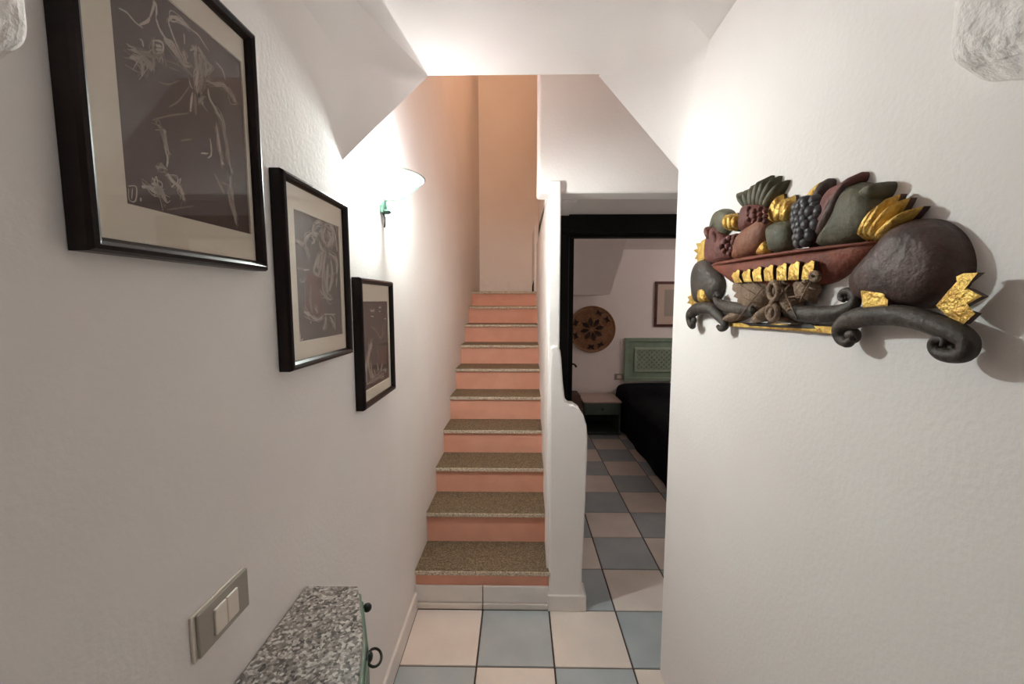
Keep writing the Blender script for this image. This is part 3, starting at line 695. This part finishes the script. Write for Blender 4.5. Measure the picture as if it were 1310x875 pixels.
# leafy mask in the middle
def carved(pts, t, base=.012):
    return dome('leaf_wing', pts, M['taupe'], t, base, smoothed=False, power=.8, rings=5)
carved([(238, 494), (262, 478), (300, 484), (340, 482), (372, 492), (386, 512), (372, 548), (356, 566), (350, 590), (318, 606), (292, 604), (284, 586), (262, 576), (268, 560), (242, 548), (256, 528), (236, 514)], .030)
blade('leaf_wing', (335, 585), (196, 650), 20, M['taupe'], .036)
carved([(478, 492), (500, 476), (528, 480), (548, 452), (566, 450), (574, 470), (560, 490), (566, 520), (552, 540), (546, 574), (516, 560), (494, 570), (484, 540)], .028)
carved([(402, 496), (414, 474), (440, 476), (456, 496), (474, 510), (480, 534), (492, 556), (488, 586), (498, 610), (494, 648), (466, 634), (440, 610), (420, 584), (412, 552)], .034)
carved([(352, 602), (386, 575), (384, 618), (362, 640), (318, 650), (338, 630)], .032)
carved([(408, 590), (430, 610), (455, 630), (492, 650), (440, 650), (412, 640)], .034)
def loop(name, c, rx, ry, r, m, x):
    pts = [(c[0] + rx * math.cos(t), c[1] + ry * math.sin(t)) for t in [2 * math.pi * i / 20 for i in range(21)]]
    mesh_obj(name, *tube([(x, *K(p, x)) for p in pts], r, 8, cap=False), m, cr, smooth=True)
loop('mask_loop', (396, 525), 17, 34, .006, M['taupe'], XR - .05)
loop('mask_drop', (392, 608), 19, 30, .006, M['taupe'], XR - .05)
q = K((392, 612), XR - .048); mesh_obj('bead', *sphere_v((XR - .048, *q), .010, 1, 1, 1.5), M['taupe'], cr, smooth=True)
q = K((395, 572), XR - .05); mesh_obj('bead', *sphere_v((XR - .052, *q), .007), M['taupe'], cr, smooth=True)
q = K((396, 525), XR - .047); mesh_obj('mask_hollow', *sphere_v((XR - .045, *q), .005, 1, 1, 2.2), M['taupe'], cr, smooth=True)
for c_, a, b in (((395, 500), (362, 500), (250, 640)), (0, (330, 545), (262, 500)), (0, (318, 570), (262, 545)), (0, (345, 520), (310, 488)), (0, (420, 485), (488, 636)), (0, (450, 550), (486, 545)), (0, (440, 530), (458, 500)), (0, (470, 590), (444, 600)), (0, (500, 560), (556, 462)), (0, (528, 515), (500, 490)), (0, (530, 510), (560, 520))):
    scroll('leaf_vein', [(*a, 0), ((a[0] + b[0]) / 2 + 4, (a[1] + b[1]) / 2, .003), (*b, 0)], [.001, .0018, .0008], M['taupe'], XR - .0385)
loop('wing_curl', (556, 468), 14, 14, .005, M['taupe'], XR - .046)
tips = [(246, 444), (287, 440), (328, 431), (374, 424), (425, 417), (474, 411), (530, 408)]
for i, (x, y) in enumerate(tips):
    w = 15 + 2.1 * i / 2; bx, by = x + 10 - i * 3, 492 - i * 2
    dome('crown_petal', [(bx - w, by), (x - w - 2, y + 22), (x - w * .6, y + 8), (x - 2, y + 8), (x + w * .5, y - 2), (x + w, y + 2), (x + w - 2, y + 26), (bx + w, by)], M['gold'], .010, .034, hard=True, smoothed=False)

# ================================================================== BEDROOM
YW = 5.30
bk = thing('wall_basket', (.922, YW, .92), 'round woven straw tray with dark petal pattern hung on the bedroom wall', 'basket')
V, Fc = [], []; n = 48; R0 = .292; cyc = (.922, 1.208)
prof = [(R0, 0), (R0, .03), (R0 - .006, .036), (R0 - .014, .03)]
rr_ = R0 - .014
while rr_ > .02: prof += [(rr_ - .010, .026 - .012 * (1 - rr_ / R0)), (rr_ - .020, .020 - .012 * (1 - rr_ / R0))]; rr_ -= .020
for r, h in prof:
    for k_ in range(n):
        a = 2 * math.pi * k_ / n; V.append((cyc[0] + r * math.cos(a), YW - h, cyc[1] + r * math.sin(a)))
for i in range(len(prof) - 1):
    for k_ in range(n): Fc.append((i * n + k_, i * n + (k_ + 1) % n, (i + 1) * n + (k_ + 1) % n, (i + 1) * n + k_))
Fc.append(tuple((len(prof) - 1) * n + k_ for k_ in range(n)))
mesh_obj('tray', V, Fc, M['straw'], bk)
def motif(pts):  # flat dyed patch slightly proud of the weave
    mesh_obj('dyed_motif', *prism([(cyc[0] + x, cyc[1] + z) for x, z in pts], 'y', YW - .030, YW - .018), M['pattern'], bk)
for i in range(8):
    a = 2 * math.pi * i / 8 + .2; c_, s_ = math.cos(a), math.sin(a)
    motif([(c_ * r - s_ * w, s_ * r + c_ * w) for r, w in ((.035, 0), (.07, .020), (.11, .026), (.15, 0), (.11, -.026), (.07, -.020))])
for a in (.55, 1.15, 2.75, 4.65, 5.2, 3.5):
    c_, s_ = math.cos(a), math.sin(a)
    motif([(c_ * r - s_ * w, s_ * r + c_ * w) for r, w in ((.19, -.03), (.205, .01), (.19, .04), (.225, .035), (.25, .05), (.235, 0), (.25, -.045), (.22, -.02))])

hb = thing('headboard', (1.64, YW, .55), 'green wooden headboard panel with carved lattice fixed above the dark bed', 'headboard')
hx0, hx1, hz0, hz1 = 1.335, 2.75, .555, 1.10
box('panel', (hx0, hx1, YW - .02, YW, hz0, hz1), M['hb'], hb, bevel=.003)
for b_ in ((hx0, hx1, hz1 - .045, hz1), (hx0, hx1, hz0, hz0 + .045)): box('rail', (b_[0], b_[1], YW - .038, YW - .018, b_[2], b_[3]), M['hb'], hb, bevel=.004)
for a in (hx0, hx1 - .045): box('stile', (a, a + .045, YW - .038, YW - .018, hz0 + .045, hz1 - .045), M['hb'], hb, bevel=.004)
ix0, ix1, iz0, iz1 = hx0 + .125, hx1 - .125, hz0 + .115, hz1 - .12
for b_ in ((ix0, ix1, iz1 - .03, iz1), (ix0, ix1, iz0, iz0 + .03)): box('inner_rail', (b_[0], b_[1], YW - .033, YW - .018, b_[2], b_[3]), M['hb2'], hb, bevel=.003)
for a in (ix0, ix1 - .03): box('inner_stile', (a, a + .03, YW - .033, YW - .018, iz0 + .03, iz1 - .03), M['hb2'], hb, bevel=.003)
lx0, lx1, lz0, lz1 = ix0 + .03, ix1 - .03, iz0 + .03, iz1 - .03; h_ = lz1 - lz0
for s_ in (1, -1):
    c0_ = lx0 - h_
    while c0_ < lx1:
        a, b = (c0_, lz0 if s_ > 0 else lz1), (c0_ + h_, lz1 if s_ > 0 else lz0)
        ta = max(0, (lx0 - a[0]) / h_); tb = min(1, (lx1 - a[0]) / h_)
        if tb - ta > .08:
            p_ = (a[0] + h_ * ta, a[1] + (b[1] - a[1]) * ta); q_ = (a[0] + h_ * tb, a[1] + (b[1] - a[1]) * tb)
            d_ = Vector((q_[0] - p_[0], q_[1] - p_[1])).normalized() * .006; nn = (-d_.y, d_.x)
            mesh_obj('lattice_bar', *prism([(p_[0] + nn[0], p_[1] + nn[1]), (q_[0] + nn[0], q_[1] + nn[1]), (q_[0] - nn[0], q_[1] - nn[1]), (p_[0] - nn[0], p_[1] - nn[1])], 'y', YW - .030 + .001 * s_, YW - .018), M['hb2'], hb)
        c0_ += .062

bd = thing('bed', (2.0, 4.4, 0), 'low bed under a black navy bedspread below the green headboard', 'bed')
NX, NY = 14, 16; bx0, bx1, by0, by1, bz = 1.245, 2.85, 3.25, 5.24, .475
V, Fc = [], []
def bedpt(u_, v_):
    # u,v in [-.3,1.3]: overhang folds down the sides
    x = bx0 + (bx1 - bx0) * min(max(u_, 0), 1); y = by0 + (by1 - by0) * min(max(v_, 0), 1); z = bz
    du = max(-u_, u_ - 1, 0); dv_ = max(-v_, 0); d_ = max(du, dv_)
    z -= d_ / .25 * .45
    if u_ < 0: x -= .015 + .02 * math.sin(v_ * 40) * d_ / .25
    if v_ < 0: y -= .015 + .02 * math.sin(u_ * 40) * d_ / .25
    edge = min(abs(u_), abs(1 - u_), abs(v_))
    if d_ == 0: z -= .035 * max(0, 1 - edge / .05) ** 2; z += .06 * max(0, min(1, (v_ - .72) / .08)) + .006 * math.sin(u_ * 9 + v_ * 5)
    return (x, y, z)
us = [-.25, -.15, -.06, -.015, 0, .02, .05, .1, .2, .35, .5, .65, .8, .95, 1, 1.06, 1.25]; vs_ = [-.25, -.12, -.03, 0, .02, .05, .1, .2, .3, .4, .5, .6, .7, .74, .78, .85, .95, 1]
for v_ in vs_:
    for u_ in us: V.append(bedpt(u_, v_))
for j in range(len(vs_) - 1):
    for i in range(len(us) - 1): Fc.append((j * len(us) + i, j * len(us) + i + 1, (j + 1) * len(us) + i + 1, (j + 1) * len(us) + i))
mesh_obj('bedspread', V, Fc, M['navy'], bd, smooth=True, sub=1)
box('mattress', (bx0 + .03, bx1 - .03, by0 + .03, by1, .2, bz - .04), M['navy'], bd, bevel=.04)
box('bed_base', (bx0 + .03, bx1 - .03, by0 + .05, by1, .0, .2), M['dbrown'], bd)

ns = thing('nightstand', (.98, 4.81, 0), 'small green grey nightstand with pale top and open shelf beside the bed', 'nightstand')
nx0, nx1, ny0, ny1, nz = .762, 1.192, 4.81, 5.28, .40
box('top', (nx0 - .008, nx1 + .008, ny0 - .012, ny1, nz - .016, nz), M['nstop'], ns, bevel=.003)
for a in (nx0, nx1 - .018): box('side_panel', (a, a + .018, ny0, ny1, 0.0, nz - .016), M['nsbody'], ns, bevel=.002)
box('back_panel', (nx0 + .018, nx1 - .018, ny1 - .012, ny1, .03, nz - .016), M['nsbody'], ns)
dr = box('drawer', (nx0 + .02, nx1 - .02, ny0 - .006, ny1 - .03, .245, nz - .02), M['nsbody'], ns, bevel=.003)
mesh_obj('knob', *sphere_v(((nx0 + nx1) / 2, ny0 - .014, .315), .011), M['dkgreen'], dr, smooth=True)
box('shelf', (nx0 + .018, nx1 - .018, ny0, ny1 - .012, .012, .034), M['nsbody'], ns, bevel=.002)

sl = thing('storage_chest', (.56, 4.95, 0), 'low dark brown wooden chest with sloping lid beside the nightstand', 'chest')
mesh_obj('chest_body', *prism([(4.74, 0), (5.28, 0), (5.28, .34), (4.74, .30)], 'x', .42, .742), M['dbrown'], sl, bevel=.006)
mesh_obj('lid', *prism([(4.73, .30), (5.28, .34), (5.28, .43), (4.98, .44), (4.73, .335)], 'x', .415, .746), M['dbrown'], sl, bevel=.01)

ob = thing('wall_socket', (1.28, YW, .56), 'small ivory wall switch beside the green headboard', 'switch')
box('plate', (1.222, 1.330, YW - .008, YW, .568, .642), M['plate'], ob, bevel=.002)
box('rocker', (1.250, 1.305, YW - .012, YW - .006, .582, .628), M['button'], ob, bevel=.002)

pf = thing('framed_picture', (1.9, YW, 1.24), 'pale print in a red brown frame on the bedroom wall above the headboard', 'picture')
fx0, fx1, fz0, fz1 = 1.695, 2.12, 1.24, 1.80; w = .032
for b_ in ((fx0, fx1, fz0, fz0 + w), (fx0, fx1, fz1 - w, fz1)): box('frame_bar', (b_[0], b_[1], YW - .022, YW, b_[2], b_[3]), M['frame2'], pf, bevel=.004)
for a in (fx0, fx1 - w): box('frame_bar', (a, a + w, YW - .022, YW, fz0 + w, fz1 - w), M['frame2'], pf, bevel=.004)
box('print', (fx0 + w, fx1 - w, YW - .010, YW, fz0 + w, fz1 - w), M['pale'], pf)
box('printed_image', (fx0 + .12, fx1 - .12, YW - .0115, YW - .009, fz0 + .13, fz1 - .10), M['plate'], pf)
box('glass', (fx0 + w, fx1 - w, YW - .015, YW - .0135, fz0 + w, fz1 - w), M['glass'], pf)
